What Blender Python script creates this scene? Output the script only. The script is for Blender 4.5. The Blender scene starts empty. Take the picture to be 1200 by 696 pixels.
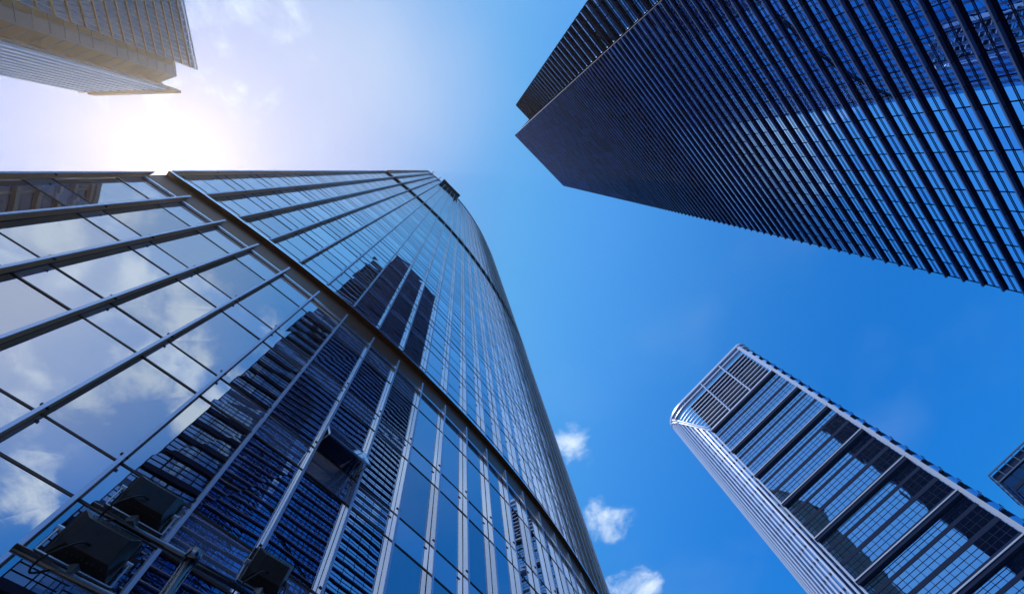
import bpy, math, random
from mathutils import Vector
random.seed(7)
S = bpy.context.scene
COL = S.collection

# ------------------------------------------------------------------ camera model (used only to lay out real plan positions)
PPX, PPY, F = 600.0, 348.0, 572.0
ZN = (542.0, 200.0)
EYE = 1.6
cz = Vector((ZN[0]-PPX, -(ZN[1]-PPY), -F)).normalized()          # world up, in camera coordinates
cx = Vector((1, 0, 0)); cx = (cx - cz*cx.dot(cz)).normalized()
cy = cz.cross(cx)
def ray(px, py):
    c = Vector((px-PPX, -(py-PPY), -F))
    return Vector((c.dot(cx), c.dot(cy), c.dot(cz))).normalized()
def plan(px, py, h):
    """plan position of the photo point at h metres above the eye"""
    w = ray(px, py); w = w*(h/w.z)
    return Vector((w.x, w.y))

# ------------------------------------------------------------------ helpers
class MB:
    def __init__(s): s.v = []; s.f = []; s.m = []
    def face(s, pts, mi=0):
        i = len(s.v); s.v += [tuple(p) for p in pts]; s.f.append(tuple(range(i, i+len(pts)))); s.m.append(mi)
    def hexa(s, lo, hi, mi=0, mats=None):
        """lo, hi: rings of n points; sides and both ends. mats: {'lo','hi',side index} overrides"""
        mats = mats or {}
        n = len(lo); i = len(s.v)
        s.v += [tuple(p) for p in lo] + [tuple(p) for p in hi]
        s.f.append(tuple(range(i+n-1, i-1, -1))); s.m.append(mats.get('lo', mi))
        s.f.append(tuple(range(i+n, i+2*n))); s.m.append(mats.get('hi', mi))
        for k in range(n):
            j = (k+1) % n
            s.f.append((i+k, i+j, i+n+j, i+n+k)); s.m.append(mats.get(k, mi))
    def prism(s, ring, z0, z1, mi=0, mats=None):
        s.hexa([(p[0], p[1], z0) for p in ring], [(p[0], p[1], z1) for p in ring], mi, mats)
    def box(s, c, ux, uy, uz, mi=0, mats=None):
        c, ux, uy, uz = Vector(c), Vector(ux), Vector(uy), Vector(uz)
        r = [c-ux-uy, c+ux-uy, c+ux+uy, c-ux+uy]
        s.hexa([p-uz for p in r], [p+uz for p in r], mi, mats)
    def bar(s, a, b, w, h=None, mi=0, up=(0, 0, 1)):
        a, b = Vector(a), Vector(b); d = b-a
        if d.length < 1e-6: return
        u = Vector(up); dn = d.normalized()
        if abs(dn.dot(u)) > .98: u = Vector((1, 0, 0))
        sx = dn.cross(u).normalized()*w*.5; sy = sx.normalized().cross(dn)*(h or w)*.5
        s.hexa([a-sx-sy, a+sx-sy, a+sx+sy, a-sx+sy], [b-sx-sy, b+sx-sy, b+sx+sy, b-sx+sy], mi)
    def tube(s, pts, r, n=10, mi=0):
        pts = [Vector(p) for p in pts]; rings = []
        for i, p in enumerate(pts):
            d = (pts[min(i+1, len(pts)-1)]-pts[max(i-1, 0)]).normalized()
            u = Vector((0, 0, 1)) if abs(d.z) < .9 else Vector((1, 0, 0))
            a = d.cross(u).normalized(); b = a.cross(d)
            rings.append([p+(a*math.cos(t*2*math.pi/n)+b*math.sin(t*2*math.pi/n))*r for t in range(n)])
        i0 = len(s.v)
        for rg in rings: s.v += [tuple(p) for p in rg]
        for i in range(len(rings)-1):
            for t in range(n):
                u = (t+1) % n
                s.f.append((i0+i*n+t, i0+i*n+u, i0+(i+1)*n+u, i0+(i+1)*n+t)); s.m.append(mi)
        s.f.append(tuple(range(i0+n-1, i0-1, -1))); s.m.append(mi)
        s.f.append(tuple(range(i0+(len(rings)-1)*n, i0+len(rings)*n))); s.m.append(mi)
    def build(s, name, mats, parent=None, smooth=False, bevel=0):
        me = bpy.data.meshes.new(name); me.from_pydata(s.v, [], s.f)
        if not isinstance(mats, (list, tuple)): mats = [mats]
        for m in mats: me.materials.append(m)
        for p, mi in zip(me.polygons, s.m):
            p.material_index = mi; p.use_smooth = smooth
        me.update()
        o = bpy.data.objects.new(name, me); COL.objects.link(o)
        if parent: o.parent = parent
        if bevel:
            b = o.modifiers.new('edge', 'BEVEL'); b.width = bevel; b.segments = 2; b.limit_method = 'ANGLE'
        return o
def empty(name, label, cat, group=None):
    o = bpy.data.objects.new(name, None); COL.objects.link(o)
    o['label'] = label; o['category'] = cat
    if group: o['group'] = group
    return o
def tag(o, **k):
    for a, b in k.items(): o[a] = b
    return o
def v3(p, z): return Vector((p[0], p[1], z+EYE))

# ------------------------------------------------------------------ materials
def mat(name, col, rough=.5, metal=0., spec=.5, noise=0., nscale=3., bump=0., stretch=(1, 1, 1)):
    m = bpy.data.materials.new(name); m.use_nodes = True
    nt = m.node_tree; b = nt.nodes['Principled BSDF']
    b.inputs['Base Color'].default_value = (*col, 1); b.inputs['Roughness'].default_value = rough
    b.inputs['Metallic'].default_value = metal; b.inputs['Specular IOR Level'].default_value = spec
    if noise or bump:
        tc = nt.nodes.new('ShaderNodeTexCoord'); mp = nt.nodes.new('ShaderNodeMapping'); mp.inputs['Scale'].default_value = stretch
        n = nt.nodes.new('ShaderNodeTexNoise'); n.inputs['Scale'].default_value = nscale; n.inputs['Detail'].default_value = 5
        nt.links.new(tc.outputs['Object'], mp.inputs['Vector']); nt.links.new(mp.outputs['Vector'], n.inputs['Vector'])
        if noise:
            r = nt.nodes.new('ShaderNodeMapRange'); r.inputs['To Min'].default_value = 1-noise; r.inputs['To Max'].default_value = 1+noise
            nt.links.new(n.outputs['Fac'], r.inputs['Value'])
            mx = nt.nodes.new('ShaderNodeVectorMath'); mx.operation = 'SCALE'; mx.inputs[0].default_value = col
            nt.links.new(r.outputs['Result'], mx.inputs['Scale']); nt.links.new(mx.outputs['Vector'], b.inputs['Base Color'])
            r2 = nt.nodes.new('ShaderNodeMapRange'); r2.inputs['To Min'].default_value = max(.02, rough-noise*.3); r2.inputs['To Max'].default_value = min(1, rough+noise*.3)
            nt.links.new(n.outputs['Fac'], r2.inputs['Value']); nt.links.new(r2.outputs['Result'], b.inputs['Roughness'])
        if bump:
            bp = nt.nodes.new('ShaderNodeBump'); bp.inputs['Strength'].default_value = bump; bp.inputs['Distance'].default_value = .02
            nt.links.new(n.outputs['Fac'], bp.inputs['Height']); nt.links.new(bp.outputs['Normal'], b.inputs['Normal'])
    return m
def glass(name, tint, trans, refl=.45, ripple=.0, rough=.0, back=None):
    """reflective coated glazing: a mirror-like coat over a tinted see-through sheet"""
    m = bpy.data.materials.new(name); m.use_nodes = True; nt = m.node_tree; nt.nodes.clear()
    out = nt.nodes.new('ShaderNodeOutputMaterial'); mix = nt.nodes.new('ShaderNodeMixShader')
    gl = nt.nodes.new('ShaderNodeBsdfGlossy'); gl.inputs['Color'].default_value = (*tint, 1); gl.inputs['Roughness'].default_value = rough
    if back is None:
        tr = nt.nodes.new('ShaderNodeBsdfTransparent'); tr.inputs['Color'].default_value = (*trans, 1)
    else:                                                  # opaque backed pane
        tr = nt.nodes.new('ShaderNodeBsdfDiffuse'); tr.inputs['Color'].default_value = (*back, 1)
    lw = nt.nodes.new('ShaderNodeFresnel'); lw.inputs['IOR'].default_value = 1.5
    mr = nt.nodes.new('ShaderNodeMapRange'); mr.inputs['To Min'].default_value = refl; mr.inputs['To Max'].default_value = 1.0
    nt.links.new(lw.outputs['Fac'], mr.inputs['Value']); nt.links.new(mr.outputs['Result'], mix.inputs['Fac'])
    if ripple:
        tc = nt.nodes.new('ShaderNodeTexCoord'); n = nt.nodes.new('ShaderNodeTexNoise'); n.inputs['Scale'].default_value = .55; n.inputs['Detail'].default_value = 1
        bp = nt.nodes.new('ShaderNodeBump'); bp.inputs['Strength'].default_value = 1; bp.inputs['Distance'].default_value = ripple
        nt.links.new(tc.outputs['Object'], n.inputs['Vector']); nt.links.new(n.outputs['Fac'], bp.inputs['Height']); nt.links.new(bp.outputs['Normal'], gl.inputs['Normal'])
    nt.links.new(tr.outputs[0], mix.inputs[1]); nt.links.new(gl.outputs[0], mix.inputs[2]); nt.links.new(mix.outputs[0], out.inputs['Surface'])
    return m
def lamp_mat(name, col, e):
    m = bpy.data.materials.new(name); m.use_nodes = True; b = m.node_tree.nodes['Principled BSDF']
    b.inputs['Emission Color'].default_value = (*col, 1); b.inputs['Emission Strength'].default_value = e
    return m

M = {
 'vision': glass('vision_glass', (.93, .95, 1.0), (.22, .27, .36), .70, .0018),
 'low_vision': glass('lower_vision_glass', (.93, .95, 1.0), (.40, .40, .44), .54, .0022),
 'low_clear': glass('lower_clear_glass', (.92, .94, 1.0), (.52, .50, .50), .46, .0026),
 'low_bright': glass('lower_bright_glass', (.95, .96, 1.0), (.34, .36, .42), .62, .002),
 'vision_clear': glass('clearer_vision_glass', (.92, .94, 1.0), (.34, .38, .46), .60, .002),
 'vision_bright': glass('brighter_vision_glass', (.95, .96, 1.0), (.2, .24, .32), .78, .0016),
 'spandrel': glass('spandrel_glass', (.92, .95, 1.0), None, .64, .0015, 0, (.22, .33, .58)),
 'spandrel_low': glass('lower_spandrel_glass', (.92, .95, 1.0), None, .56, .0015, 0, (.24, .30, .42)),
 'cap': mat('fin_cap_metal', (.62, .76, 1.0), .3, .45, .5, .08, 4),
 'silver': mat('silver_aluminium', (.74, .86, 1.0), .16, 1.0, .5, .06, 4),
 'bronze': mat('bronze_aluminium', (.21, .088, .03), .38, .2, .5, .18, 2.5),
 'flare_leaf': mat('flare_tinted_leaf', (.80, .36, .11), .42, .1, .5, .15, 2.5),  # warm sun flare put into the colour of the fins' right sides
 'dark': mat('dark_anodised', (.075, .050, .042), .4, .3, .5, .2, 3),
 'slab': mat('slab_edge', (.055, .05, .05), .8),
 'ceiling': mat('office_ceiling', (.16, .15, .15), .9, noise=.2, nscale=2),
 'core': mat('office_core', (.08, .075, .075), .9, noise=.3, nscale=.6),
 'blind': mat('roller_blind', (.30, .29, .30), .85, noise=.15, nscale=9, stretch=(1, 1, .2)),
 'tube': lamp_mat('tube_light', (1, .95, .85), 5.0),
 'navy': mat('navy_aluminium', (.007, .013, .045), .7, .0, .0, .2, 2),
 'soffit': mat('blue_soffit_panel', (.05, .17, .62), .6, .0, .5, .15, 1.5),
 'navy_edge': mat('navy_edge', (.16, .20, .30), .3, .7, .5),
 'white_panel': mat('white_metal_panel', (.62, .64, .68), .35, .3, .5, .08, .5),
 'tr_glass': glass('sky_glass', (.38, .62, .96), (.03, .04, .07), .50, .0008),
 'tr_glass_dim': glass('dimmer_sky_glass', (.30, .52, .90), (.04, .05, .08), .42, .001),
 't4_glass': glass('blue_glass', (.42, .70, 1.0), (.05, .07, .12), .72, .003),
 't5_glass': glass('dark_blue_glass', (.14, .28, .56), (.02, .03, .06), .22, .003),
 't4_dark': mat('dark_blue_band', (.010, .026, .080), .8, .0, .1),
 't4_white': mat('white_rib', (.50, .65, .92), .3, .2, .5, .06, .4),
 'louver_white': mat('pale_louver', (.50, .62, .85), .4, .3),
 'tl_wall': mat('pale_cladding', (.36, .25, .22), .5, .25, .5, .1, .3),
 'tl_glass': mat('grey_glazing', (.19, .145, .15), .16, .5, .6, .12, .2),
 'tl_brown': mat('brown_recess', (.46, .20, .05), .6, .1, .4, .12, .4),
 'tan_wall': mat('tan_stone_wall', (.66, .42, .26), .6, 0, .4, .15, .4),
 'tl_white': mat('pale_fin', (.66, .66, .68), .4, .2),
 'black_plastic': mat('black_lamp_housing', (.045, .044, .046), .32, .3, .5, .35, 18),
 'pole': mat('painted_pole', (.16, .18, .22), .22, 1.0, .5, .25, 8),
 'lens': glass('lamp_glass', (.7, .8, .9), (.2, .22, .25), .25),
 'reflector': mat('lamp_reflector', (.6, .6, .62), .2, .9),
 'cable': mat('rubber_cable', (.01, .01, .011), .5),
 'steel': mat('dull_steel', (.50, .52, .55), .28, .9, .5, .2, 6),
 'cradle': mat('cradle_paint', (.05, .045, .045), .5, .3),
 'roof': mat('roof_membrane', (.2, .2, .2), .9),
}
def jointed(m, t, pitch, w=.05):
    """dark panel joints at a regular pitch along direction t, and a slightly different tone for each panel"""
    nt = m.node_tree; b = nt.nodes['Principled BSDF']; L = nt.links
    tc = nt.nodes.new('ShaderNodeTexCoord')
    d = nt.nodes.new('ShaderNodeVectorMath'); d.operation = 'DOT_PRODUCT'; d.inputs[1].default_value = (t[0]/pitch, t[1]/pitch, 0); L.new(tc.outputs['Object'], d.inputs[0])
    fr = nt.nodes.new('ShaderNodeMath'); fr.operation = 'FRACT'; L.new(d.outputs['Value'], fr.inputs[0])
    fl_ = nt.nodes.new('ShaderNodeMath'); fl_.operation = 'FLOOR'; L.new(d.outputs['Value'], fl_.inputs[0])
    sp = nt.nodes.new('ShaderNodeSeparateXYZ'); L.new(tc.outputs['Object'], sp.inputs[0])
    zf = nt.nodes.new('ShaderNodeMath'); zf.operation = 'MULTIPLY'; zf.inputs[1].default_value = 1/1.4; L.new(sp.outputs['Z'], zf.inputs[0])
    zr = nt.nodes.new('ShaderNodeMath'); zr.operation = 'ROUND'; L.new(zf.outputs[0], zr.inputs[0])
    cb = nt.nodes.new('ShaderNodeCombineXYZ'); L.new(fl_.outputs[0], cb.inputs['X']); L.new(zr.outputs[0], cb.inputs['Y'])
    wn = nt.nodes.new('ShaderNodeTexWhiteNoise'); L.new(cb.outputs[0], wn.inputs['Vector'])
    mr = nt.nodes.new('ShaderNodeMapRange'); mr.inputs['To Min'].default_value = .55; mr.inputs['To Max'].default_value = 1.5; L.new(wn.outputs['Value'], mr.inputs['Value'])
    gt = nt.nodes.new('ShaderNodeMath'); gt.operation = 'GREATER_THAN'; gt.inputs[1].default_value = w/pitch; L.new(fr.outputs[0], gt.inputs[0])
    mu = nt.nodes.new('ShaderNodeMath'); mu.operation = 'MULTIPLY'; L.new(mr.outputs['Result'], mu.inputs[0]); L.new(gt.outputs[0], mu.inputs[1])
    old = b.inputs['Base Color'].links[0].from_socket
    sc = nt.nodes.new('ShaderNodeVectorMath'); sc.operation = 'SCALE'; L.new(old, sc.inputs[0]); L.new(mu.outputs[0], sc.inputs['Scale']); L.new(sc.outputs['Vector'], b.inputs['Base Color'])
jointed(M['soffit'], (.69, .72), 1.5)
def plaza_mat():
    m = bpy.data.materials.new('plaza_paving'); m.use_nodes = True; nt = m.node_tree; b = nt.nodes['Principled BSDF']
    tc = nt.nodes.new('ShaderNodeTexCoord'); br = nt.nodes.new('ShaderNodeTexBrick')
    br.inputs['Scale'].default_value = 1.0; br.inputs['Brick Width'].default_value = 1.2; br.inputs['Row Height'].default_value = .6; br.inputs['Mortar Size'].default_value = .012
    br.inputs['Color1'].default_value = (.075, .08, .09, 1); br.inputs['Color2'].default_value = (.10, .105, .115, 1); br.inputs['Mortar'].default_value = (.03, .03, .03, 1)
    nt.links.new(tc.outputs['Object'], br.inputs['Vector']); nt.links.new(br.outputs['Color'], b.inputs['Base Color']); b.inputs['Roughness'].default_value = .6
    return m

# ------------------------------------------------------------------ ground
g = MB(); g.face([(-1500, -1500, 0), (1500, -1500, 0), (1500, 1500, 0), (-1500, 1500, 0)])
tag(g.build('ground', plaza_mat()), kind='structure', label='dark stone plaza paving below the towers', category='ground')

# ================================================================== MAIN CURVED GLASS TOWER
Z_B, Z_C, Z_U, Z_R = 20.9, 22.64, 83.0, 186.0        # heights above the eye: first belt, its ledge, second belt, roof
NB = 33
L_MOD = 1.56
def theta(u): return math.radians(37.204 + 1.341*(u-.5))
tips = {6: plan(407.5, 368.3, 21.5)}
for k in range(7, NB+1):
    a = theta(k); tips[k] = tips[k-1] + Vector((math.cos(a), math.sin(a)))*L_MOD
for k in range(5, -1, -1):
    a = theta(k+1); tips[k] = tips[k+1] - Vector((math.cos(a), math.sin(a)))*L_MOD
def nrm(k):                                             # outward normal at fin k (towards the plaza)
    a = theta(k+.5); return Vector((math.sin(a), -math.cos(a)))
def tan(k):
    a = theta(k+.5); return Vector((math.cos(a), math.sin(a)))
FD = .24
gl = [tips[k]-nrm(k)*FD for k in range(NB+1)]          # glass line
def off(k, d): return gl[k]+nrm(k)*d
tower = empty('curved_glass_tower', 'tall curved blue glass tower with slim vertical fins and two belt ledges', 'skyscraper')

FLOOR = 3.99
lv1 = [19.4-3.9*i for i in range(6)]                   # tops of vision panes below the belt
def rows(tier):
    """(z0, z1, kind) of the panes of one tier"""
    r = []
    if tier == 1:
        r.append((19.4, Z_B, 's'))
        for i in range(6):
            t = 19.4-3.9*i; r.append((t-2.85, t, 'v')); r.append((t-3.9, t-2.85, 's'))
        return [x for x in r if x[1] > -1.5]
    z, top = (Z_C, Z_U) if tier == 2 else (Z_U+.55, Z_R-1.2)
    n = round((top-z)/FLOOR); p = (top-z)/n
    for i in range(n):
        b = z+p*i; r.append((b, b+1.05, 's')); r.append((b+1.05, b+p, 'v'))
    return r
OPEN = (7, 12.35, 14.0)                                 # the bay and heights of the opened vent sash
def pane_quad(k, z0, z1, d=0., j=.007):
    a, b = gl[k], gl[k+1]; n = (nrm(k)+nrm(k+1))*.5
    q = []
    for p, z in ((a, z0), (b, z0), (b, z1), (a, z1)):
        q.append(v3(p+n*(d+random.uniform(-j, j)), z))
    return q
for tier in (1, 2, 3):
    for k in range(NB):
        mb = MB(); tr = MB()
        n = (nrm(k)+nrm(k+1))*.5; t = (gl[k+1]-gl[k]).normalized(); mid = (gl[k]+gl[k+1])*.5; hw = (gl[k+1]-gl[k]).length*.5
        big = tier < 3
        for (z0, z1, kd) in rows(tier):
            segs = [(z0, z1)]
            if kd == 'v' and tier == 1 and k == OPEN[0] and z0 < OPEN[1] < z1:
                segs = [(z0, OPEN[1])]
                if OPEN[2] < z1: segs.append((OPEN[2], z1))
            for (a, b) in segs:
                mb.face(pane_quad(k, a, b), (random.choice((0, 0, 2, 3)) if kd == 'v' else 1))
            w = .026 if kd == 's' else .022
            tr.box(v3(mid+n*.006, z0), t.to_3d()*hw, n.to_3d()*.012, (0, 0, w))
            if kd == 'v' and tier == 2:
                tr.box(v3(mid+n*.004, z0+1.15), t.to_3d()*hw, n.to_3d()*.009, (0, 0, .010))
        z0, z1 = rows(tier)[-1][0] if tier == 1 else rows(tier)[0][0], rows(tier)[0][1] if tier == 1 else rows(tier)[-1][1]
        for a in (-1, 1): tr.box(v3(mid+n*.006+t*(hw-.012)*a, (z0+z1)/2), t.to_3d()*.012, n.to_3d()*.008, (0, 0, (z1-z0)/2))
        bay = mb.build('glazing_bay', [M['low_vision'], M['spandrel_low'], M['low_clear'], M['low_bright']] if tier == 1 else [M['vision'], M['spandrel'], M['vision_clear'], M['vision_bright']], tower)
        tr.build('muntin', M['dark'], bay)
# fins, each tier and line its own part
def fin(k, z0, z1, ticks, slant, FD=FD):
    n, t = nrm(k), tan(k); hw = .022
    a0, a1 = gl[k]+n*.02, gl[k]+n*(FD-.03)
    lo = [v3(a0-t*hw, z0), v3(a0+t*hw, z0), v3(a1+t*hw, z0), v3(a1-t*hw, z0)]
    s = .35 if slant else 0
    hi = [v3(a0-t*hw, z1-s), v3(a0+t*hw, z1-s), v3(a1+t*hw, z1), v3(a1-t*hw, z1)]
    m = MB(); m.hexa(lo, hi, 0, {1: 1})               # left leaf silver, right leaf coloured warm to imitate flare glow
    for z in ticks:
        m.box(v3(gl[k]+n*(FD-.06), z), t.to_3d()*.085, n.to_3d()*.022, (0, 0, .018), 2)
    o = m.build('fin', [M['silver'], M['flare_leaf'], M['dark']], tower)
    c = MB(); c.box(v3(gl[k]+n*(FD-.015), (z0+z1)/2), t.to_3d()*.036, n.to_3d()*.012, (0, 0, (z1-z0)/2))
    c.build('fin_cap', M['cap'], o)
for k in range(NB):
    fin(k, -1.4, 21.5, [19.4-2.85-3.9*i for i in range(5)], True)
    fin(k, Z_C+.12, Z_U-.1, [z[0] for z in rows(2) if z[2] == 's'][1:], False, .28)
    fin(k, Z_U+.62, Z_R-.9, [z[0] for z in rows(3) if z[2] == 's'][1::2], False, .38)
def strip(ds, z0, z1, name, mats, mi=None, k0=0, k1=NB, parent=tower):
    """a continuous band along the facade with depth ds=(in, out)"""
    m = MB()
    for k in range(k0, k1):
        a, b = off(k, ds[0]), off(k+1, ds[0]); c, d = off(k+1, ds[1]), off(k, ds[1])
        u = (b-a).normalized()*.007
        m.prism([a+u, b-u, c-u, d+u], z0+EYE, z1+EYE, 0, mi)
    return m.build(name, mats, parent)
belt = strip((-.02, .07), Z_B, 22.43, 'belt', [M['bronze']])
strip((.02, .11), Z_B-.10, Z_B-.012, 'belt_trim', [M['silver']], parent=belt)
strip((.0, .28), 22.435, 22.60, 'ledge', [M['bronze'], M['silver']], {2: 1}, parent=belt)
up = strip((-.02, .10), Z_U, Z_U+.5, 'belt', [M['dark']])
strip((.0, .24), Z_U+.505, Z_U+.58, 'ledge', [M['dark'], M['silver']], {}, parent=up)
strip((-.05, .16), Z_R-1.19, Z_R, 'parapet', [M['bronze']])
# inside: slabs with ceilings, core wall, blinds, tubes
inner = [gl[k]-nrm(k)*.22 for k in range(NB+1)]; deep = [gl[k]-nrm(k)*5.5 for k in range(NB+1)]
sl = MB()
for tier in (1, 2, 3):
    for (z0, z1, kd) in rows(tier):
        if kd != 's': continue
        for k in range(NB):
            sl.prism([inner[k], inner[k+1], deep[k+1], deep[k]], z0+EYE+.03, z1+EYE-.03, 0, {'lo': 1})
sl.build('floor_slab', [M['slab'], M['ceiling']], tower)
co = MB()
for k in range(NB): co.face([v3(deep[k], -1.6), v3(deep[k+1], -1.6), v3(deep[k+1], Z_R-1.5), v3(deep[k], Z_R-1.5)])
co.build('core_wall', M['core'], tower)
bl = MB()
for tier in (1, 2):
    for (z0, z1, kd) in rows(tier):
        if kd != 'v' or z0 > 60: continue
        for k in range(NB-6):
            if random.random() < (.62 if tier == 1 else .30):
                h = random.choice((.9, 1.3, 1.9, 2.6)); a, b = gl[k]-nrm(k)*.12, gl[k+1]-nrm(k+1)*.12
                bl.face([v3(a, z1-h), v3(b, z1-h), v3(b, z1-.03), v3(a, z1-.03)])
bl.build('roller_blind', M['blind'], tower)
tl = MB()
for (z0, z1, kd) in rows(1)+rows(2)[:16]:
    if kd != 's': continue
    for k in range(0, 22):
        if random.random() < .10:
            dd = random.uniform(.7, 2.6)
            c = (gl[k]+gl[k+1])*.5-nrm(k)*dd
            for q in (-.16, .16):
                tl.box(v3(c+tan(k)*q, z0-.035), nrm(k).to_3d()*.28, tan(k).to_3d()*.014, (0, 0, .02))
tl.build('tube_light', M['tube'], tower)
# the opened vent sash and its dark opening
k = OPEN[0]; n, t = nrm(k+.0), (gl[k+1]-gl[k]).normalized(); mid = (gl[k]+gl[k+1])*.5; hw = L_MOD*.5-.05
sm = MB(); hz = OPEN[2]-.03; h = 1.55; ang = math.radians(24)
dn = Vector((n.x*math.sin(ang), n.y*math.sin(ang), -math.cos(ang)))
c0 = v3(mid+n*.05, hz)
sm.face([c0-t.to_3d()*hw, c0+t.to_3d()*hw, c0+t.to_3d()*hw+dn*h, c0-t.to_3d()*hw+dn*h], 0)
for a, b in ((-1, -1), (1, 1)):
    sm.bar(c0+t.to_3d()*hw*a, c0+t.to_3d()*hw*a+dn*h, .05, .06, 1)
sm.bar(c0-t.to_3d()*hw, c0+t.to_3d()*hw, .05, .06, 1); sm.bar(c0-t.to_3d()*hw+dn*h, c0+t.to_3d()*hw+dn*h, .05, .06, 1)
for a in (-1, 1): sm.bar(v3(mid+n*.0+t*hw*a, hz-1.1), c0+t.to_3d()*hw*a+dn*h*.9, .025, .025, 2)
sash = sm.build('vent_sash', [M['vision_bright'], M['silver'], M['steel']], tower); sash['label'] = 'top hung vent sash pushed open over a dark gap'
# body behind the facade: side and back walls and roof
back = [gl[NB], gl[NB]+Vector((-22, 10)), gl[0]+Vector((-9, 27)), gl[0]+Vector((-7, 8))]
ring = back+[gl[0]-nrm(0)*.05]
bw = MB()
for i in range(4):
    a, b = ring[i], ring[i+1]; nseg = max(1, int((b-a).length/3))
    for s in range(nseg):
        p, q = a.lerp(b, s/nseg), a.lerp(b, (s+1)/nseg)
        z = -1.6
        while z < Z_R-1:
            bw.face([v3(p, z), v3(q, z), v3(q, z+1.05), v3(p, z+1.05)], 1)
            bw.face([v3(p, z+1.05), v3(q, z+1.05), v3(q, min(z+FLOOR, Z_R)), v3(p, min(z+FLOOR, Z_R))], 0)
            z += FLOOR
bw.build('rear_wall', [M['t5_glass'], M['t4_dark']], tower)
rf = MB(); rf.face([v3(gl[k], Z_R-.6) for k in range(NB+1)]+[v3(p, Z_R-.6) for p in back[1:]]); rf.build('roof', M['roof'], tower)
for k in (1, 3):
    d = MB(); a = v3(gl[k]-nrm(k)*1.2, Z_R-.5); d.bar(a, a+Vector((0, 0, 1.8)), .25); d.bar(a+Vector((0, 0, 1.7)), v3(gl[k]+nrm(k)*1.1, Z_R+1.4), .22)
    d.build('davit_arm', M['dark'], tower)
# maintenance cradle hanging at the roof edge
cr = empty('maintenance_cradle', 'long dark maintenance cradle hanging at the roof edge of the curved tower', 'cradle')
p0, p1 = off(4, .75), off(9, .75)
dv = (p1-p0).normalized(); nv = Vector((dv.y, -dv.x)); p0 = p0+nv*.15; p1 = p1+nv*.15
L = (p1-p0).length; zc = Z_R-1.5
m = MB(); m.box(v3((p0+p1)*.5, zc), dv.to_3d()*L*.5, nv.to_3d()*.55, (0, 0, .12)); m.build('deck', M['cradle'], cr)
m = MB()
for sgn in (-1, 1):
    for zz in (.6, 1.2): m.bar(v3(p0+nv*.55*sgn, zc+zz), v3(p1+nv*.55*sgn, zc+zz), .1)
    for i in range(9):
        p = p0.lerp(p1, i/8)+nv*.55*sgn; m.bar(v3(p, zc+.1), v3(p, zc+1.25), .08)
m.build('guard_rail', M['cradle'], cr)
for f in (.12, .5, .88):
    m = MB(); p = p0.lerp(p1, f); m.bar(v3(p, zc+1.2), v3(p, zc+3.0), .14); m.bar(v3(p+nv*.6, zc+3.0), v3(p-nv*3.2, zc+3.4), .3); m.build('hoist_arm', M['cradle'], cr)
for f in (.04, .96):
    m = MB(); p = p0.lerp(p1, f); m.box(v3(p, zc+.6), dv.to_3d()*.5, nv.to_3d()*.65, (0, 0, .75)); m.build('winch_box', M['cradle'], cr)

# ================================================================== DARK LOUVRED TOWER (upper right)
H = 185.0; ZL = 18.0
def edge_low(a, b, ztop, zlow):
    """plan point at zlow on the picture line a-b nearest to the plan of a at ztop: an almost plumb tower edge"""
    A = plan(*a, ztop); best = None
    for i in range(1, 4000):
        s = 1+i*.004; p = (a[0]+(b[0]-a[0])*s, a[1]+(b[1]-a[1])*s)
        w = ray(*p)
        if w.z < .02: break
        q = plan(*p, zlow); d = (q-A).length
        if best is None or d < best[0]: best = (d, q)
    return A, best[1]
A1, A0 = edge_low((603, 159), (777, 0), H, ZL)
B1, B0 = edge_low((660, 218), (1200, 347), H, ZL)
E1, E0 = edge_low((605.5, 126.7), (707.7, 0), H, ZL)
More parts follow.
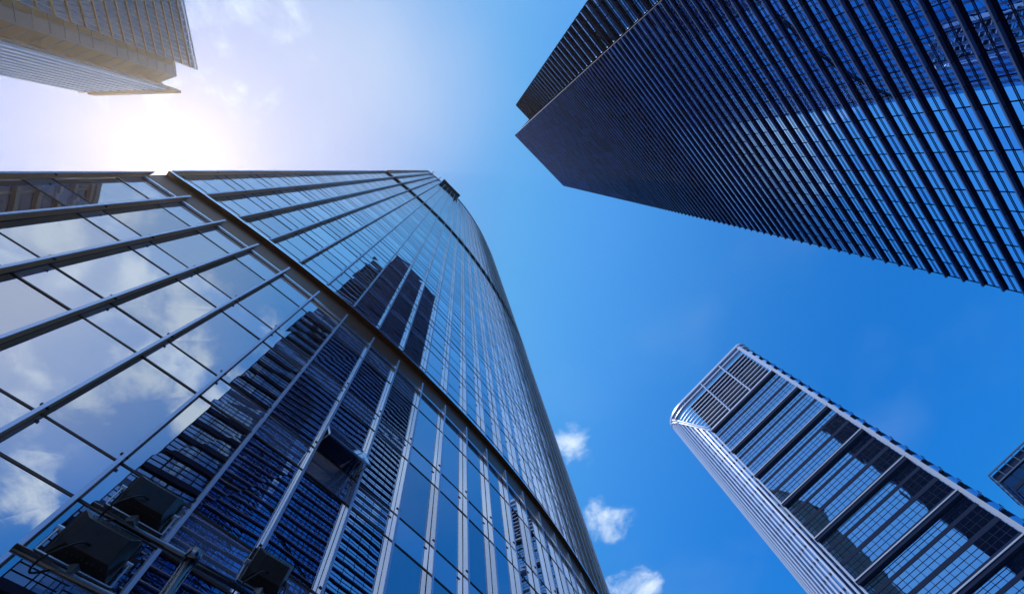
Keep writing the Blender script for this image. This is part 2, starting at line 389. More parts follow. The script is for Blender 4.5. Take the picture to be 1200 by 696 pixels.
# keep the tower plumb enough: half of the measured batter
def at(P1, P0, z): return P1.lerp(P0, (H-z)/(H-ZL))
print('louvred tower', A1, A0, B1, B0, E1, E0)
lt = empty('louvred_tower', 'dark navy tower wrapped in stacked horizontal louvers with a pale corner edge', 'skyscraper')
PITCH = 1.4; LD = .22
def dirs(z):
    a, b = at(A1, A0, z), at(B1, B0, z); t = (b-a).normalized(); n = Vector((-t.y, t.x))
    if n.dot(-a) < 0: n = -n
    return a, b, t, n
zs = [H-.3-PITCH*i for i in range(126)]
NTOP = 27                                               # the topmost rows, too fine to tell apart: one mesh each
topm = [MB(), MB(), MB(), MB()]
RD, RW = 7.6, 6.9                                       # recess: depth of the front volume's side, width of the rear volume's return
LM = [M['navy'], M['navy_edge'], M['white_panel'], M['soffit']]; GM = [M['tr_glass'], M['tr_glass_dim']]
for i, z in enumerate(zs):
    a, b, t, n = dirs(z)
    # louver: a shelf along the front with silver nosing
    top = i < NTOP
    m = topm[0] if top else MB(); q0, q1 = a+t*.02, b+t*.10
    m.prism([q0-n*LD, q1-n*LD, q1, q0], z+EYE-.10, z+EYE, 0, {2: 1, 3: 2, 1: 1, 'lo': 3})
    if not top: lv = m.build('louver', LM, lt)
    m = topm[1] if top else MB(); m.prism([a-n*(LD-.012), b-n*(LD-.012), b-n*(LD-.04), a-n*(LD-.04)][::-1], z+EYE-.30, z+EYE-.105)
    if not top: m.build('spandrel', M['navy'], lv)
    # glass below it
    z2 = z-PITCH
    a2, b2, t2, n2 = dirs(z2)
    m = topm[2] if top else MB(); nn = max(1, round((b-a).length/1.5))
    for j in range(nn):
        f0, f1 = j/nn, (j+1)/nn
        jit = [random.uniform(-.0008, .0008) for _ in range(4)]
        pa, pb, pc, pd = a2.lerp(b2, f0)-n2*(LD+jit[0]), a2.lerp(b2, f1)-n2*(LD+jit[1]), a.lerp(b, f1)-n*(LD+jit[2]), a.lerp(b, f0)-n*(LD+jit[3])
        m.face([v3(pa, z2), v3(pb, z2), v3(pc, z-.1), v3(pd, z-.1)], 0 if random.random() < .8 else 1)
    if not top: wb = m.build('window_band', GM, lt)
    m = topm[3] if top else MB()
    for j in range(nn+1):
        f = j/nn; pa, pd = a2.lerp(b2, f)-n2*(LD-.03), a.lerp(b, f)-n*(LD-.03)
        m.bar(v3(pa, z2), v3(pd, z-.1), .035, .04)
    zm = z-PITCH*.55; am, bm, tm, nm = dirs(zm)
    m.bar(v3(am-nm*(LD-.04), zm), v3(bm-nm*(LD-.04), zm), .03, .04)
    if not top: m.build('mullion', M['navy'], wb)
for q, (nm_, mm) in enumerate((('louver', LM), ('spandrel', M['navy']), ('window_band', GM), ('mullion', M['navy']))):
    tag(topm[q].build(nm_, mm, lt), kind='stuff')
# body volume behind, built as slabs of wall
def ring_at(z):
    a, b, t, n = dirs(z); a = a-n*(LD+.15); b = b-n*(LD+.15)
    e = at(E1, E0, z)
    c = a-n*(RD-LD); W = 30
    eL = c+t*(-(RW))
    return [a, b, b-n*W, eL-n*(W-RD), eL, c]
r1, r0 = ring_at(H-.5), ring_at(-1.6)
m = MB(); m.hexa([v3(p, -1.6) for p in r0], [v3(p, H-.5) for p in r1]); m.build('core_wall', M['navy'], lt)
# pale side of the front volume and the barred rear return
def lerp_ring(i, z):
    f = (H-.5-z)/(H+1.1); return r1[i].lerp(r0[i], f)
sd = MB(); t0 = dirs(100)[2]
for i in range(60):
    z0, z1 = H-.5-3.1*i, H-.5-3.1*(i+1)+.05
    if z1 < -1.5: break
    a0, a1 = lerp_ring(0, z1), lerp_ring(0, z0); c0, c1 = lerp_ring(5, z1), lerp_ring(5, z0)
    sd.face([v3(a0-t0*.03, z1), v3(a0.lerp(c0, .35)-t0*.03, z1), v3(a1.lerp(c1, .35)-t0*.03, z0), v3(a1-t0*.03, z0)], 0)
    sd.face([v3(a0.lerp(c0, .35)-t0*.03, z1), v3(c0-t0*.03, z1), v3(c1-t0*.03, z0), v3(a1.lerp(c1, .35)-t0*.03, z0)], 1)
sd.build('corner_panel', [M['white_panel'], M['navy']], lt)
for i in range(54):
    z = H-1-3.4*i
    if z < 2: break
    c, e = lerp_ring(5, z), lerp_ring(4, z); n = dirs(z)[3]
    m = MB(); m.prism([c, e, e+n*.30, c+n*.30], z+EYE-.8, z+EYE, 0, {2: 0}); lv = m.build('return_louver', [M['navy'], M['navy_edge']], lt)
    zb = z-3.4; c2, e2 = lerp_ring(5, zb), lerp_ring(4, zb)
    m = MB()
    for j in range(4):
        m.face([v3(c2.lerp(e2, j/4)+n*(.05+random.uniform(-.004, .004)), zb), v3(c2.lerp(e2, (j+1)/4)+n*(.05+random.uniform(-.004, .004)), zb), v3(c.lerp(e, (j+1)/4)+n*.05, z-.8), v3(c.lerp(e, j/4)+n*.05, z-.8)])
    w = m.build('return_window', M['tr_glass'], lt)
    m = MB()
    for j in range(5): m.bar(v3(c2.lerp(e2, j/4)+n*.09, zb), v3(c.lerp(e, j/4)+n*.09, z-.8), .08)
    for zz in (zb+.9, zb+1.75): m.bar(v3(c2+n*.09, zz), v3(e2+n*.09, zz), .06)
    m.build('mullion', M['navy'], w)
m = MB()
for z0 in range(0, int(H), 3):
    for i, j in ((3, 4),):
        z1 = min(z0+2.9, H-.5); p0, p1, q0, q1 = lerp_ring(i, z0), lerp_ring(i, z1), lerp_ring(j, z0), lerp_ring(j, z1)
        d = -t0*.04
        m.face([v3(p0+d, z0), v3(q0+d, z0), v3(q1+d, z1), v3(p1+d, z1)])
m.build('side_panel', M['white_panel'], lt)

# ================================================================== ROUND CORNERED TOWER (lower right)
rt = empty('round_cornered_tower', 'slim banded blue tower with rounded white ribbed corner and open louvred crown', 'skyscraper')
ZT, ZK = 157.0, 135.0
fl, fr = plan(832, 503, 136.5), plan(905, 434, 135.5)
t4 = (fr-fl).normalized(); n4 = Vector((-t4.y, t4.x))
if n4.dot(-fl) < 0: n4 = -n4
W4 = (fr-fl).length
sil = plan(775, 480, ZT-1)
R4 = 9.6
DEP = 26
def P4(u, d): return fl+t4*u-n4*d                      # u along the front, d backwards
def arc4(cu, cd, r, a0, a1, n): return [(cu+r*math.cos(a0+(a1-a0)*i/n), cd+r*math.sin(a0+(a1-a0)*i/n)) for i in range(n+1)]
# plan: front 0..W4, rounded left corner bulging to the left, shallow rounded right corner
rl = R4; left = [(-rl*math.sin(i/14*math.pi/2), rl*.52*(1-math.cos(i/14*math.pi/2))) for i in range(15)]
rr = 2.2; right = [(W4+rr*math.sin(i/8*math.pi/2), rr*(1-math.cos(i/8*math.pi/2))) for i in range(9)]
outline = [P4(*p) for p in left[::-1]]+[P4(*p) for p in right]
full = outline+[P4(W4+rr, DEP), P4(-rl, DEP)]
def inset(k): return [P4(*p) for p in ([(u+k*.7 if u < 0 else u, d+k) for u, d in left[::-1]]+[(u-k*.7 if u > W4 else u, d+k) for u, d in right]+[(W4+rr-k, DEP-k), (-rl+k, DEP-k)])]
m = MB(); m.prism(inset(.35), 0, ZK+EYE); m.build('core_wall', M['t4_dark'], rt)
# floors: 3 window bands per section, a ledge every third floor
z = ZK; idx = 0
while z > 6:
    zt = z-.55 if idx % 3 == 0 else z
    if idx % 3 == 0:
        m = MB(); m.prism([P4(-.05, .4), P4(W4+.05, .4), P4(W4+.05, -.75), P4(-.05, -.75)], z+EYE-1.0, z+EYE-.26, 0)
        m.prism([P4(-.05, .4), P4(W4+.05, .4), P4(W4+.05, -.85), P4(-.05, -.85)], z+EYE-.255, z+EYE, 1)
        m.build('ledge', [M['t4_dark'], M['t4_white']], rt)
        zt = z-1.0
    z0, z1 = z-3.15 if idx % 3 else z-3.3, zt
    nb = 16; m = MB()
    for j in range(nb):
        u0, u1 = W4*j/nb, W4*(j+1)/nb; r = lambda: random.uniform(-.006, .006)
        m.face([v3(P4(u0, r()), z0), v3(P4(u1, r()), z0), v3(P4(u1, r()), z1), v3(P4(u0, r()), z1)])
    wb = m.build('window_band', M['t4_glass'], rt)
    m = MB()
    for j in range(nb+1): m.bar(v3(P4(W4*j/nb, -.03), z0), v3(P4(W4*j/nb, -.03), z1), .08)
    for f in (.36, .68): m.bar(v3(P4(0, -.05), z0+(z1-z0)*f), v3(P4(W4, -.03), z0+(z1-z0)*f), .07)
    m.build('mullion', M['t4_dark'], wb)
    m = MB(); m.prism([P4(0, .3), P4(W4, .3), P4(W4, -.10), P4(0, -.10)], z-4+EYE, z0+EYE-.01); m.build('spandrel', M['t4_dark'], rt)
    z -= 4; idx += 1
# rounded left flank: white vertical ribs over pale glazing, its top sweeping up in an arch
def ztop(i): return ZK+.3+(ZT-1.2-ZK-.3)*math.sin(min(1, i/11)*math.pi/2)**1.15
m = MB()
lp = [P4(*p) for p in left]
for z0 in [4*i for i in range(0, 39)]:
    for i in range(14):
        zt0, zt1 = ztop(i), ztop(i+1)
        if z0 > min(zt0, zt1): continue
        a0, a1 = min(z0+3.3, zt0), min(z0+3.3, zt1); b0, b1 = min(z0+4, zt0), min(z0+4, zt1)
        m.face([v3(lp[i+1], z0), v3(lp[i], z0), v3(lp[i], a0), v3(lp[i+1], a1)], 0)
        if b0 > a0+.01 and b1 > a1+.01: m.face([v3(lp[i+1], a1), v3(lp[i], a0), v3(lp[i], b0), v3(lp[i+1], b1)], 1)
m.build('flank_glazing', [M['t4_glass'], M['t4_dark']], rt)
def nl4(i):
    a = i/14*math.pi/2; return -t4*math.sin(a)+n4*math.cos(a)
for i in range(0, 15):
    nn = nl4(i); zt = ztop(i)
    m = MB(); p = lp[i]+nn*.22; tt = Vector((-nn.y, nn.x)); m.box(v3(p, zt/2), nn.to_3d()*.25, tt.to_3d()*.24, (0, 0, zt/2)); m.build('flank_rib', M['t4_white'], rt)
for (dz, dd, rr_) in ((.1, .3, .38), (1.9, .3, .26)):
    m = MB(); m.tube([v3(lp[i]+nl4(i)*dd, min(ztop(i)+dz, ZT-.3)) for i in range(15)], rr_, 8); m.build('arch_rim', M['t4_white'], rt)
for i in range(0, 13):
    m = MB(); m.bar(v3(lp[i]+nl4(i)*.3, ztop(i)+.1), v3(lp[i]+nl4(i)*.3, min(ztop(i)+1.9, ZT-.3)), .22); m.build('arch_bracket', M['t4_white'], rt)
# straight side behind the rounded flank
m = MB(); sp = [P4(-rl, rl*.52), P4(-rl, DEP)]
for z0 in range(0, 152, 4):
    m.face([v3(sp[1], z0), v3(sp[0], z0), v3(sp[0], z0+2.8), v3(sp[1], z0+2.8)], 0); m.face([v3(sp[1], z0+2.8), v3(sp[0], z0+2.8), v3(sp[0], z0+4), v3(sp[1], z0+4)], 1)
m.build('side_wall', [M['t4_glass'], M['t4_white']], rt)
# right pilaster and small balconied edge
m = MB(); m.box(v3(P4(W4+.3, -.25), ZT/2-1), t4.to_3d()*.45, n4.to_3d()*.55, (0, 0, ZT/2-1)); m.build('pilaster', M['t4_white'], rt)
rp = [P4(*p) for p in right]; m = MB()
for z0 in range(0, 152, 4):
    for i in range(8):
        m.face([v3(rp[i], z0), v3(rp[i+1], z0), v3(rp[i+1], z0+2.6), v3(rp[i], z0+2.6)], 0); m.face([v3(rp[i], z0+2.6), v3(rp[i+1], z0+2.6), v3(rp[i+1], z0+4), v3(rp[i], z0+4)], 1)
m.build('edge_glazing', [M['t4_glass'], M['t4_dark']], rt)
for z0 in range(8, 152, 4):
    c = P4(W4+1.25, .9); m = MB(); m.box(v3(c, z0), t4.to_3d()*.6, n4.to_3d()*.9, (0, 0, .16)); 
    m.bar(v3(P4(W4+2.0, 1.9), z0+1.0), v3(P4(W4+2.0, -.1), z0+1.0), .08); m.bar(v3(P4(W4+2.0, -.1), z0), v3(P4(W4+2.0, -.1), z0+1), .08)
    m.build('balcony', M['t4_dark'], rt)
# crown: open frame with horizontal louvers
m = MB(); m.prism([P4(.4, 2.4), P4(W4-.4, 2.4), P4(W4-.4, 14), P4(.4, 14)], ZK+EYE, ZT+EYE-2.5); m.build('plant_room', M['t4_dark'], rt)
nl = 12
for i in range(nl):
    zz = ZK+1.2+(ZT-ZK-3.0)*i/(nl-1); m = MB(); im = max([q for q in range(15) if ztop(q)+1.9 <= zz] or [0])
    pth = [P4(left[q][0], left[q][1]) for q in range(im, -1, -1)]+[P4(W4, 0)]; pin = [P4(left[q][0]*.97, left[q][1]+.28) for q in range(im, -1, -1)]+[P4(W4, .28)]
    for q in range(len(pth)-1): m.prism([pin[q], pin[q+1], pth[q+1], pth[q]], zz+EYE-.13, zz+EYE+.13)
    m.build('crown_louver', M['louver_white'], rt)
for f in (.333, .667, 1):
    m = MB(); m.bar(v3(P4(W4*f, -.2), ZK-.4), v3(P4(W4*f, -.2), ZT), .42); m.build('crown_post', M['t4_white'], rt)
def rim(z0, z1, d0, d1, name, par):
    m = MB(); o1 = inset(d0)[:24]; o2 = inset(d1)[:24]
    for i in range(23): m.prism([o1[i], o1[i+1], o2[i+1], o2[i]], z0+EYE, z1+EYE)
    return m.build(name, M['t4_white'], par)
rim(ZT-.9, ZT, -.5, 1.6, 'crown_rim', rt); rim(ZT-3.0, ZT-2.6, -.35, .5, 'crown_rim', rt); m = MB(); m.box(v3(P4(W4/2, -.1), ZK-.2), t4.to_3d()*W4*.5, n4.to_3d()*.4, (0, 0, .3)); m.build('crown_sill', M['t4_white'], rt)
for i in range(0, 24, 1):
    p = inset(-.1)[i]; m = MB(); m.bar(v3(p, ZT-2.6), v3(p, ZT-.9), .28); m.build('rim_bracket', M['t4_white'], rt)

# ================================================================== SMALL TOWER AT THE RIGHT EDGE
st = empty('trellis_topped_tower', 'small dark tower with a metal trellis parapet beside the banded tower', 'tower')
H5 = 110.0
c0 = plan(1160, 557, H5); c1 = plan(1192, 527, H5); ts = (c1-c0).normalized(); ns = Vector((-ts.y, ts.x))
if ns.dot(-c0) < 0: ns = -ns
W5, D5 = 16.0, 16.0
def P5(u, d): return c0+ts*u-ns*d
m = MB(); m.prism([P5(0.05, .06), P5(W5, .06), P5(W5, D5), P5(0.05, D5)], 0, H5-.5+EYE); m.build('core_wall', M['t4_dark'], st)
z = H5-3
while z > 4:
    m = MB()
    for j in range(5): m.face([v3(P5(W5*j/5, 0), z-3.0), v3(P5(W5*(j+1)/5, 0), z-3.0), v3(P5(W5*(j+1)/5, 0), z), v3(P5(W5*j/5, 0), z)])
    for j in range(5): m.face([v3(P5(0, D5*j/5), z-3.0), v3(P5(0, D5*(j+1)/5), z-3.0), v3(P5(0, D5*(j+1)/5), z), v3(P5(0, D5*j/5), z)])
    w = m.build('window_band', M['t5_glass'], st)
    m = MB()
    for j in range(6): m.bar(v3(P5(W5*j/5, -.08), z-4), v3(P5(W5*j/5, -.08), z), .2)
    m.bar(v3(P5(0, -.08), z-3.5), v3(P5(W5, -.08), z-3.5), .25, 1.0); m.bar(v3(P5(-.08, 0), z-3.5), v3(P5(-.08, D5), z-3.5), .25, 1.0)
    m.build('mullion', M['t4_dark'], w)
    z -= 4
m = MB()
for zz in (H5-3.0, H5):
    ring5 = [P5(-.35, -.35), P5(W5+.35, -.35), P5(W5+.35, D5+.35), P5(-.35, D5+.35)]
    for i in range(4): m.bar(v3(ring5[i], zz), v3(ring5[(i+1) % 4], zz), .32)
    for i in range(4):
        for j in range(6):
            p = ring5[i].lerp(ring5[(i+1) % 4], j/6)
            if zz == H5: m.bar(v3(p, H5-3), v3(p, H5), .22)
    for j in range(1, 6): m.bar(v3(P5(-.35, D5*j/6), zz), v3(P5(0.3, D5*j/6), zz), .2); m.bar(v3(P5(W5*j/6, -.35), zz), v3(P5(W5*j/6, .3), zz), .2)
m.build('trellis_parapet', M['navy_edge'], st)

# ================================================================== PALE TOWER (upper left)
pt = empty('pale_corner_tower', 'pale hazy tower against the sun with brown recessed corner bands', 'skyscraper')
H6 = 180.0
pl6 = [plan(x, y, H6) for x, y in ((205, -40), (230, 82), (206, 72), (207, 79.5), (208, 90), (190, 97), (195, 101), (212, 106.5), (110, 109.5))]
pl6 = [pl6[1]+(pl6[0]-pl6[1])*1.6]+pl6[1:]
a6, b6 = pl6[0], pl6[-1]
far6 = [b6+Vector((-14, -30)), a6+Vector((-40, -4))]
poly6 = pl6+far6
m = MB(); m.prism(poly6, 0, H6+EYE-.4); body = m.build('core_wall', M['tl_wall'], pt)
def wall6(i, name, mt, o=.06, z0=0., z1=H6, n=1, step=None, gap=0., mt2=None):
    a, b = poly6[i], poly6[i+1]; t = (b-a).normalized(); nn = Vector((-t.y, t.x))
    if nn.dot(-a) < 0: nn = -nn
    return a, b, t, nn
# broad face: floor bands
a, b, t, nn = wall6(0, '', None); Lw = (b-a).length; z = H6-4.5
while z > 10:
    m = MB()
    for j in range(10): m.face([v3(a.lerp(b, j/10)+nn*.08, z-3.6), v3(a.lerp(b, (j+1)/10)+nn*.08, z-3.6), v3(a.lerp(b, (j+1)/10)+nn*.08, z), v3(a.lerp(b, j/10)+nn*.08, z)])
    m.build('window_band', M['tl_glass'], pt)
    m = MB(); m.prism([a+nn*.02, b+nn*.02, b+nn*.42, a+nn*.42], z+EYE, z+EYE+.5); m.build('floor_ledge', M['tl_brown'], pt)
    z -= 4.4
nv = 36; m = MB()
for j in range(nv+1): m.bar(v3(a.lerp(b, j/nv)+nn*.12, 0), v3(a.lerp(b, j/nv)+nn*.12, H6-4.6), .10, .16)
m.build('mullion', M['tl_wall'], pt)
m = MB()
for zz in (H6, H6-1.9, H6-3.8): m.bar(v3(a+nn*.3, zz), v3(b+nn*.3, zz), .4)
for j in range(25): m.bar(v3(a.lerp(b, j/24)+nn*.3, H6-4), v3(a.lerp(b, j/24)+nn*.3, H6), .28)
m.build('roof_screen', M['tl_white'], pt)
# recessed corner bands
for i, mt in ((1, 'tl_wall'), (2, 'tl_brown'), (3, 'tl_wall'), (4, 'tl_brown'), (5, 'tl_brown'), (6, 'tl_wall')):
    a, b, t, nn = wall6(i, '', None)
    m = MB(); m.face([v3(a+nn*.05, 0), v3(b+nn*.05, 0), v3(b+nn*.05, H6-2), v3(a+nn*.05, H6-2)]); m.build('corner_band', M[mt], pt)
    m = MB()
    for zz in [H6-2-4.4*q for q in range(38)]: m.bar(v3(a+nn*.12, zz), v3(b+nn*.12, zz), .15, .25)
    for p in (a, b): m.bar(v3(p+nn*.1, 0), v3(p+nn*.1, H6-2), .2)
    m.build('band_joint', M['tl_wall'], pt)
# striped flank
a, b, t, nn = wall6(7, '', None)
m = MB(); m.face([v3(a+nn*.05, 0), v3(b+nn*.05, 0), v3(b+nn*.05, H6-7), v3(a+nn*.05, H6-7)]); m.build('flank_wall', M['tl_brown'], pt)
for j in range(11):
    p = a.lerp(b, (j+.5)/11); m = MB(); m.box(v3(p+nn*.35, H6/2-3.5), t.to_3d()*.55, nn.to_3d()*.3, (0, 0, H6/2-3.5)); m.build('flank_fin', M['tl_white'], pt)
m = MB(); m.prism([a+nn*.02, b+nn*.02, b+nn*.8, a+nn*.8], H6-3+EYE, H6+EYE); m.prism([a+nn*.02, b+nn*.02, b+nn*.8, a+nn*.8], H6-7+EYE, H6-6.4+EYE); m.build('flank_cornice', M['tl_brown'], pt)

# ================================================================== BROWN TOWER ACROSS THE PLAZA (seen mirrored in the far left panes)
bt = empty('brown_tower', 'warm brown banded tower mirrored in the topmost left panes of the curved glass tower', 'skyscraper')
H7 = 100.0
k0 = Vector((-19.4, -57)); k1 = Vector((-26.3, -51.7)); dk = (k1-k0).normalized(); bk = Vector((-dk.y, dk.x))
if bk.dot(k0) < 0: bk = -bk
q7 = [k0, k0+dk*34, k0+dk*34+bk*24, k0+bk*24]
m = MB(); m.prism(q7, 0, H7+EYE); m.build('core_wall', M['tan_wall'], bt)
for i in range(24):
    z = H7-2-4.1*i
    m = MB()
    for j in range(8): m.face([v3(k0+dk*(1+4*j)-bk*.05, z-2.3), v3(k0+dk*(4.6+4*j)-bk*.05, z-2.3), v3(k0+dk*(4.6+4*j)-bk*.05, z), v3(k0+dk*(1+4*j)-bk*.05, z)])
    m.build('window_band', M['tl_glass'], bt)
    m = MB(); m.prism([k0-bk*.02, k0+dk*34-bk*.02, k0+dk*34-bk*.5, k0-bk*.5], z+EYE+.3, z+EYE+.9); m.build('floor_ledge', M['tan_wall'], bt)
m = MB()
for i in range(4): m.bar(v3(q7[i], H7+.6), v3(q7[(i+1) % 4], H7+.6), .5, 1.2)
m.build('parapet', M['tan_wall'], bt)

# ================================================================== FLOODLIGHT MAST
ZM = 4.3
J = plan(226, 652, ZM); e0 = plan(106, 591, ZM); e1 = plan(300, 699, ZM)
mast = empty('floodlight_mast', 'dark steel mast with crossbars carrying black floodlights in front of the glass facade', 'floodlight mast')
m = MB(); m.tube([v3(J, -1.6), v3(J, ZM+.02)], .058, 20); m.build('pole', M['pole'], mast, True)
m = MB(); m.tube([v3(J, ZM-.07), v3(J, ZM+.05)], .072, 20); m.build('pole_collar', M['pole'], mast, True)
bd = (e1-e0).normalized(); bn = Vector((-bd.y, bd.x))
if bn.dot(-J) < 0: bn = -bn
m = MB(); m.tube([v3(e0, ZM), v3(e1+bd*.5, ZM)], .036, 16); m.build('crossbar', M['pole'], mast, True)
Z2 = 3.62
L2 = plan(44, 716, Z2); f0, f1 = J-bd*((J-L2).dot(bd)+.45), J+bd*.8
m = MB(); m.tube([v3(f0, Z2), v3(f1, Z2)], .036, 16); m.build('crossbar', M['pole'], mast, True)
m = MB(); m.tube([v3(J, Z2-.07), v3(J, Z2+.07)], .070, 20); m.build('pole_collar', M['pole'], mast, True)
def floodlight(base, z, aim, tilt, w=.42, h=.34, d=.16):
    """a box floodlight with stepped rear, visor, stirrup and cable; stands on the bar at base"""
    aim = Vector((aim.x, aim.y, 0)).normalized()
    fw = (aim*math.cos(tilt)+Vector((0, 0, 1))*math.sin(tilt)).normalized()     # where it shines
    sx = Vector((-aim.y, aim.x, 0)); upv = fw.cross(sx)
    if upv.z < 0: upv = -upv
    c = v3(base, z)+Vector((0, 0, .30))
    m = MB()
    fr = [c+fw*d*.5+sx*a*w*.5+upv*b*h*.5 for a, b in ((-1, -1), (1, -1), (1, 1), (-1, 1))]
    md = [c-fw*d*.1+sx*a*w*.47+upv*b*h*.47 for a, b in ((-1, -1), (1, -1), (1, 1), (-1, 1))]
    rr_ = [c-fw*d*.75+sx*a*w*.33+upv*b*h*.26 for a, b in ((-1, -1), (1, -1), (1, 1), (-1, 1))]
    m.hexa(md, fr); m.hexa(rr_, md)
    for q in range(-4, 5):                                                    # cooling ribs
        m.bar(c-fw*d*.42+sx*q*w*.075-upv*h*.36, c-fw*d*.42+sx*q*w*.075+upv*h*.36, .010, .05, 0, fw)
    o = m.build('floodlight', M['black_plastic'], mast, False, .012)
    m = MB()
    for a in (-1, 1): m.bar(fr[0 if a < 0 else 1], fr[3 if a < 0 else 2], .035, .04, 0, fw)
    m.bar(fr[0], fr[1], .035, .04, 0, fw); m.bar(fr[3], fr[2], .035, .04, 0, fw)
    m.build('bezel', M['black_plastic'], o)
    m = MB(); m.face([p+fw*.004 for p in fr]); m.build('lamp_glass', M['lens'], o)
    m = MB(); v = [fr[3]+fw*.02, fr[2]+fw*.02]; m.hexa([v[0], v[1], v[1]+upv*.012, v[0]+upv*.012], [v[0]+fw*.16+upv*.03, v[1]+fw*.16+upv*.03, v[1]+fw*.16+upv*.042, v[0]+fw*.16+upv*.042]); m.build('visor', M['black_plastic'], o)
    m = MB(); b0 = v3(base, z)+Vector((0, 0, .05))
    for a in (-1, 1):
        m.bar(b0+sx*a*w*.56, c+sx*a*w*.56, .012, .045, 0, aim); m.tube([c+sx*a*w*.50, c+sx*a*w*.60], .03, 10)
    m.bar(b0-sx*w*.56, b0+sx*w*.56, .045, .012, 0); m.bar(b0-Vector((0, 0, .06)), b0+Vector((0, 0, .02)), .09)
    m.build('stirrup', M['steel'], o)
    m = MB(); s = c-fw*d*.6-upv*h*.1
    pts = [s, s-fw*.10-upv*.05+sx*.1, s-fw*.14-upv*.25+sx*.22, b0-Vector((0, 0, .16))+sx*.22, b0-Vector((0, 0, .05))+sx*.1]
    sm_ = []
    for i in range(len(pts)-1):
        for q in range(6): 
            f = q/6; a = pts[max(i-1, 0)]; b = pts[i]; cc = pts[i+1]; dd = pts[min(i+2, len(pts)-1)]
            sm_.append(.5*((2*b)+(cc-a)*f+(2*a-5*b+4*cc-dd)*f*f+(3*b-a-3*cc+dd)*f**3))
    m.tube(sm_+[pts[-1]], .009, 8); m.build('cable', M['cable'], o, True)
    return o
away = -bn
floodlight(plan(152, 614, ZM), ZM, away, math.radians(18), .52, .40, .2)
floodlight(f0+bd*.45, Z2, away, math.radians(22), .58, .44, .22)
floodlight(plan(300, 699, ZM), ZM, away, math.radians(25), .46, .38, .2)

# ================================================================== SKY, SUN, CAMERA
sun_dir = ray(203, 186)
elev = math.asin(sun_dir.z)
W = bpy.data.worlds.new('World'); S.world = W; W.use_nodes = True
nt = W.node_tree; nd, lk = nt.nodes, nt.links; nd.clear()
out = nd.new('ShaderNodeOutputWorld'); bg = nd.new('ShaderNodeBackground'); bg.inputs['Strength'].default_value = .10
sky = nd.new('ShaderNodeTexSky'); sky.sky_type = 'NISHITA'; sky.sun_disc = False
sky.sun_elevation = elev; sky.sun_rotation = math.atan2(sun_dir.x, sun_dir.y)
sky.air_density = 1.0; sky.dust_density = .6; sky.ozone_density = 2.0
tc = nd.new('ShaderNodeTexCoord')
def vm(op, a=None, b=None, **k):
    n = nd.new('ShaderNodeVectorMath'); n.operation = op
    for i, x in enumerate((a, b)):
        if x is None: continue
        if isinstance(x, (tuple, Vector)): n.inputs[i].default_value = tuple(x)
        else: lk.new(x, n.inputs[i])
    if 'scale' in k:
        if isinstance(k['scale'], float): n.inputs['Scale'].default_value = k['scale']
        else: lk.new(k['scale'], n.inputs['Scale'])
    return n.outputs['Value'] if op in ('DOT_PRODUCT', 'DISTANCE', 'LENGTH') else n.outputs['Vector']
def mt(op, a, b=0., c=None, clamp=False):
    n = nd.new('ShaderNodeMath'); n.operation = op; n.use_clamp = clamp
    for i, x in enumerate((a, b, c)):
        if x is None: continue
        if isinstance(x, (int, float)): n.inputs[i].default_value = x
        else: lk.new(x, n.inputs[i])
    return n.outputs[0]
def rng(x, a, b, c=0., d=1., smooth=True):
    n = nd.new('ShaderNodeMapRange'); n.interpolation_type = 'SMOOTHSTEP' if smooth else 'LINEAR'
    lk.new(x, n.inputs['Value'])
    for i, v in zip(('From Min', 'From Max', 'To Min', 'To Max'), (a, b, c, d)): n.inputs[i].default_value = v
    return n.outputs['Result']
def mixc(f, a, b):
    n = nd.new('ShaderNodeMix'); n.data_type = 'RGBA'
    if isinstance(f, float): n.inputs[0].default_value = f
    else: lk.new(f, n.inputs[0])
    for i, x in ((6, a), (7, b)):
        if isinstance(x, tuple): n.inputs[i].default_value = (*x, 1)
        else: lk.new(x, n.inputs[i])
    return n.outputs[2]
D = tc.outputs['Generated']
base0 = vm('MINIMUM', vm('MULTIPLY', sky.outputs['Color'], (.72, 2.18, 2.95)), (2.3, 4.05, 8.6))
# aureole round the sun: the hazy air there goes white
cosang = vm('DOT_PRODUCT', D, sun_dir)
ang_ = mt('ARCCOSINE', mt('MINIMUM', cosang, .99999))
base = vm('MULTIPLY', base0, mixc(rng(ang_, .70, 1.32), (1.0, 1.0, 1.0), (.16, .60, .84)))      # deeper blue away from the sun
g1 = mt('POWER', 2.718, mt('MULTIPLY', ang_, -1/.015))
g3 = mt('POWER', 2.718, mt('MULTIPLY', mt('MULTIPLY', ang_, ang_), -1/.17))
glow = vm('SCALE', (10, 8.4, 7.0), None, scale=mt('MULTIPLY', g1, 3.0))
g2 = mt('POWER', 2.718, mt('MULTIPLY', ang_, -1/.075))
skyc = vm('ADD', mixc(mt('MULTIPLY', g2, .9), mixc(mt('MULTIPLY', g3, .27), base, (9.0, 7.9, 8.8)), (9.6, 7.4, 5.6)), glow)
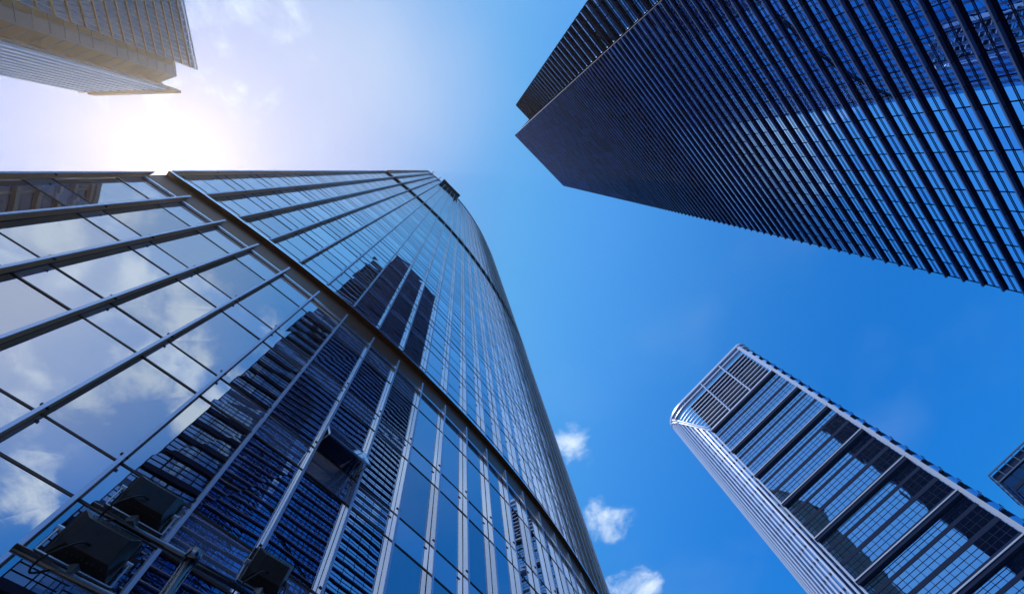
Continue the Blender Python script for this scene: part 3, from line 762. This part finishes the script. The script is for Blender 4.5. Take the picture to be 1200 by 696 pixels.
# clouds, laid out on a cloud deck above the city (direction / height)
sp = nd.new('ShaderNodeSeparateXYZ'); lk.new(D, sp.inputs[0])
zz = mt('MAXIMUM', sp.outputs['Z'], .05)
cb = nd.new('ShaderNodeCombineXYZ'); lk.new(mt('DIVIDE', sp.outputs['X'], zz), cb.inputs['X']); lk.new(mt('DIVIDE', sp.outputs['Y'], zz), cb.inputs['Y'])
Q = cb.outputs[0]
def q_of(px, py): w = ray(px, py); return Vector((w.x/w.z, w.y/w.z, 0))
def q_ref(px, py, k):
    q = q_of(px, py); n = nrm(k).to_3d(); return q-2*q.dot(n)*n
ntr = dirs(40)[3].to_3d()
def q_tr(px, py): q = q_of(px, py); return q-2*q.dot(ntr)*ntr
blobs = [(q_tr(890, 185), .16, .8), (q_tr(980, 120), .12, .6), (q_tr(930, 240), .10, .6), (q_of(666, 522), .075, .80), (q_of(704, 612), .09, .72), (q_of(745, 692), .11, .85), (q_of(240, 90), .30, .42), (q_of(330, 20), .22, .30)]
for px, py, k, r, s in ((40, 285, 1, .13, 1.), (95, 320, 2, .10, .9), (150, 345, 3, .13, 1.), (225, 360, 4, .12, .9), (215, 425, 4, .12, 1.0), (265, 455, 5, .09, 1.1), (240, 490, 5, .10, 1.1), (40, 590, 4, .16, .8), (100, 470, 3, .18, .75), (330, 400, 6, .12, .6), (420, 590, 7, .12, .9), (100, 240, 0, .2, .6)):
    blobs.append((q_ref(px, py, k), r, s))
acc = None
for c, r, s in blobs:
    d = vm('DISTANCE', Q, c); v = rng(d, 0, r*1.5, s, 0)
    acc = v if acc is None else mt('MAXIMUM', acc, v)
no = nd.new('ShaderNodeTexNoise'); no.inputs['Scale'].default_value = 9.0; no.inputs['Detail'].default_value = 8; no.inputs['Roughness'].default_value = .58; no.inputs['Distortion'].default_value = .3
lk.new(Q, no.inputs['Vector'])
n2 = nd.new('ShaderNodeTexNoise'); n2.inputs['Scale'].default_value = 2.2; n2.inputs['Detail'].default_value = 4; lk.new(Q, n2.inputs['Vector'])
cl = mt('ADD', mt('MULTIPLY', acc, .62), mt('MULTIPLY', mt('SUBTRACT', no.outputs['Fac'], .5), 1.5))
cl = rng(cl, .25, .70)
cl = mt('MULTIPLY', cl, rng(acc, .05, .35))
veil = mt('MULTIPLY', rng(n2.outputs['Fac'], .46, .76), .06)
cl = mt('MINIMUM', mt('ADD', cl, veil), 1.0)
sheet = rng(vm('DISTANCE', Q, q_tr(890, 190)), .03, .20, .75, 0)
skyc = mixc(sheet, skyc, (7.0, 8.6, 10.0))
pale = mt('MULTIPLY', rng(vm('DISTANCE', Q, q_of(400, 80)), .02, .36, .42, 0), rng(n2.outputs['Fac'], .25, .65, .55, 1.0))
skyc = mixc(pale, skyc, (8.3, 8.9, 9.9))
added_cloud = rng(vm('DISTANCE', Q, Vector((.04, -.98, 0))), .15, .74, .88, 0)   # unseen thin cloud sheet, added to brighten the facade's reflections
skyc = mixc(mt('MULTIPLY', added_cloud, rng(n2.outputs['Fac'], .2, .7, .6, 1.0)), skyc, (7.4, 8.2, 10.4))
skyc = mixc(mt('MULTIPLY', cl, .88), skyc, (8.8, 10.2, 11.6))
lk.new(skyc, bg.inputs['Color']); lk.new(bg.outputs[0], out.inputs['Surface'])

# thin city air
hz = MB(); q = 1520; hz.prism([(-q, -q), (q, -q), (q, q), (-q, q)], -1.0, 205)
hm = bpy.data.materials.new('city_air'); hm.use_nodes = True; hn = hm.node_tree; hn.nodes.clear()
ho = hn.nodes.new('ShaderNodeOutputMaterial'); pv = hn.nodes.new('ShaderNodeVolumePrincipled')
pv.inputs['Color'].default_value = (.97, .93, .90, 1); pv.inputs['Density'].default_value = .00017; pv.inputs['Anisotropy'].default_value = .80
hn.links.new(pv.outputs[0], ho.inputs['Volume'])
tag(hz.build('haze', hm), kind='stuff', label='thin pale city haze between the towers', category='haze')
sl_ = bpy.data.lights.new('sun', 'SUN'); sl_.energy = 4.2; sl_.angle = math.radians(.53); sl_.color = (1, .87, .72)
so = bpy.data.objects.new('sun', sl_); COL.objects.link(so); so.rotation_euler = sun_dir.to_track_quat('Z', 'Y').to_euler(); so.location = (0, 0, 300)

cam = bpy.data.cameras.new('camera'); cam.sensor_width = 36; cam.lens = F/1200*36; cam.clip_end = 12000; cam.clip_start = .1
co_ = bpy.data.objects.new('camera', cam); COL.objects.link(co_)
from mathutils import Matrix
Rm = Matrix((cx, cy, cz))                                # rows: world axes in camera coordinates = camera-to-world
co_.matrix_world = Matrix.Translation((0, 0, EYE)) @ Rm.to_4x4()
S.camera = co_
S.render.engine = 'CYCLES'
S.cycles.max_bounces = 8; S.cycles.glossy_bounces = 5; S.cycles.diffuse_bounces = 2; S.cycles.transparent_max_bounces = 12
S.cycles.volume_bounces = 0; S.cycles.sample_clamp_indirect = 6; S.cycles.use_denoising = True
S.view_settings.view_transform = 'Standard'; S.view_settings.look = 'None'; S.view_settings.gamma = 1; S.view_settings.exposure = 0
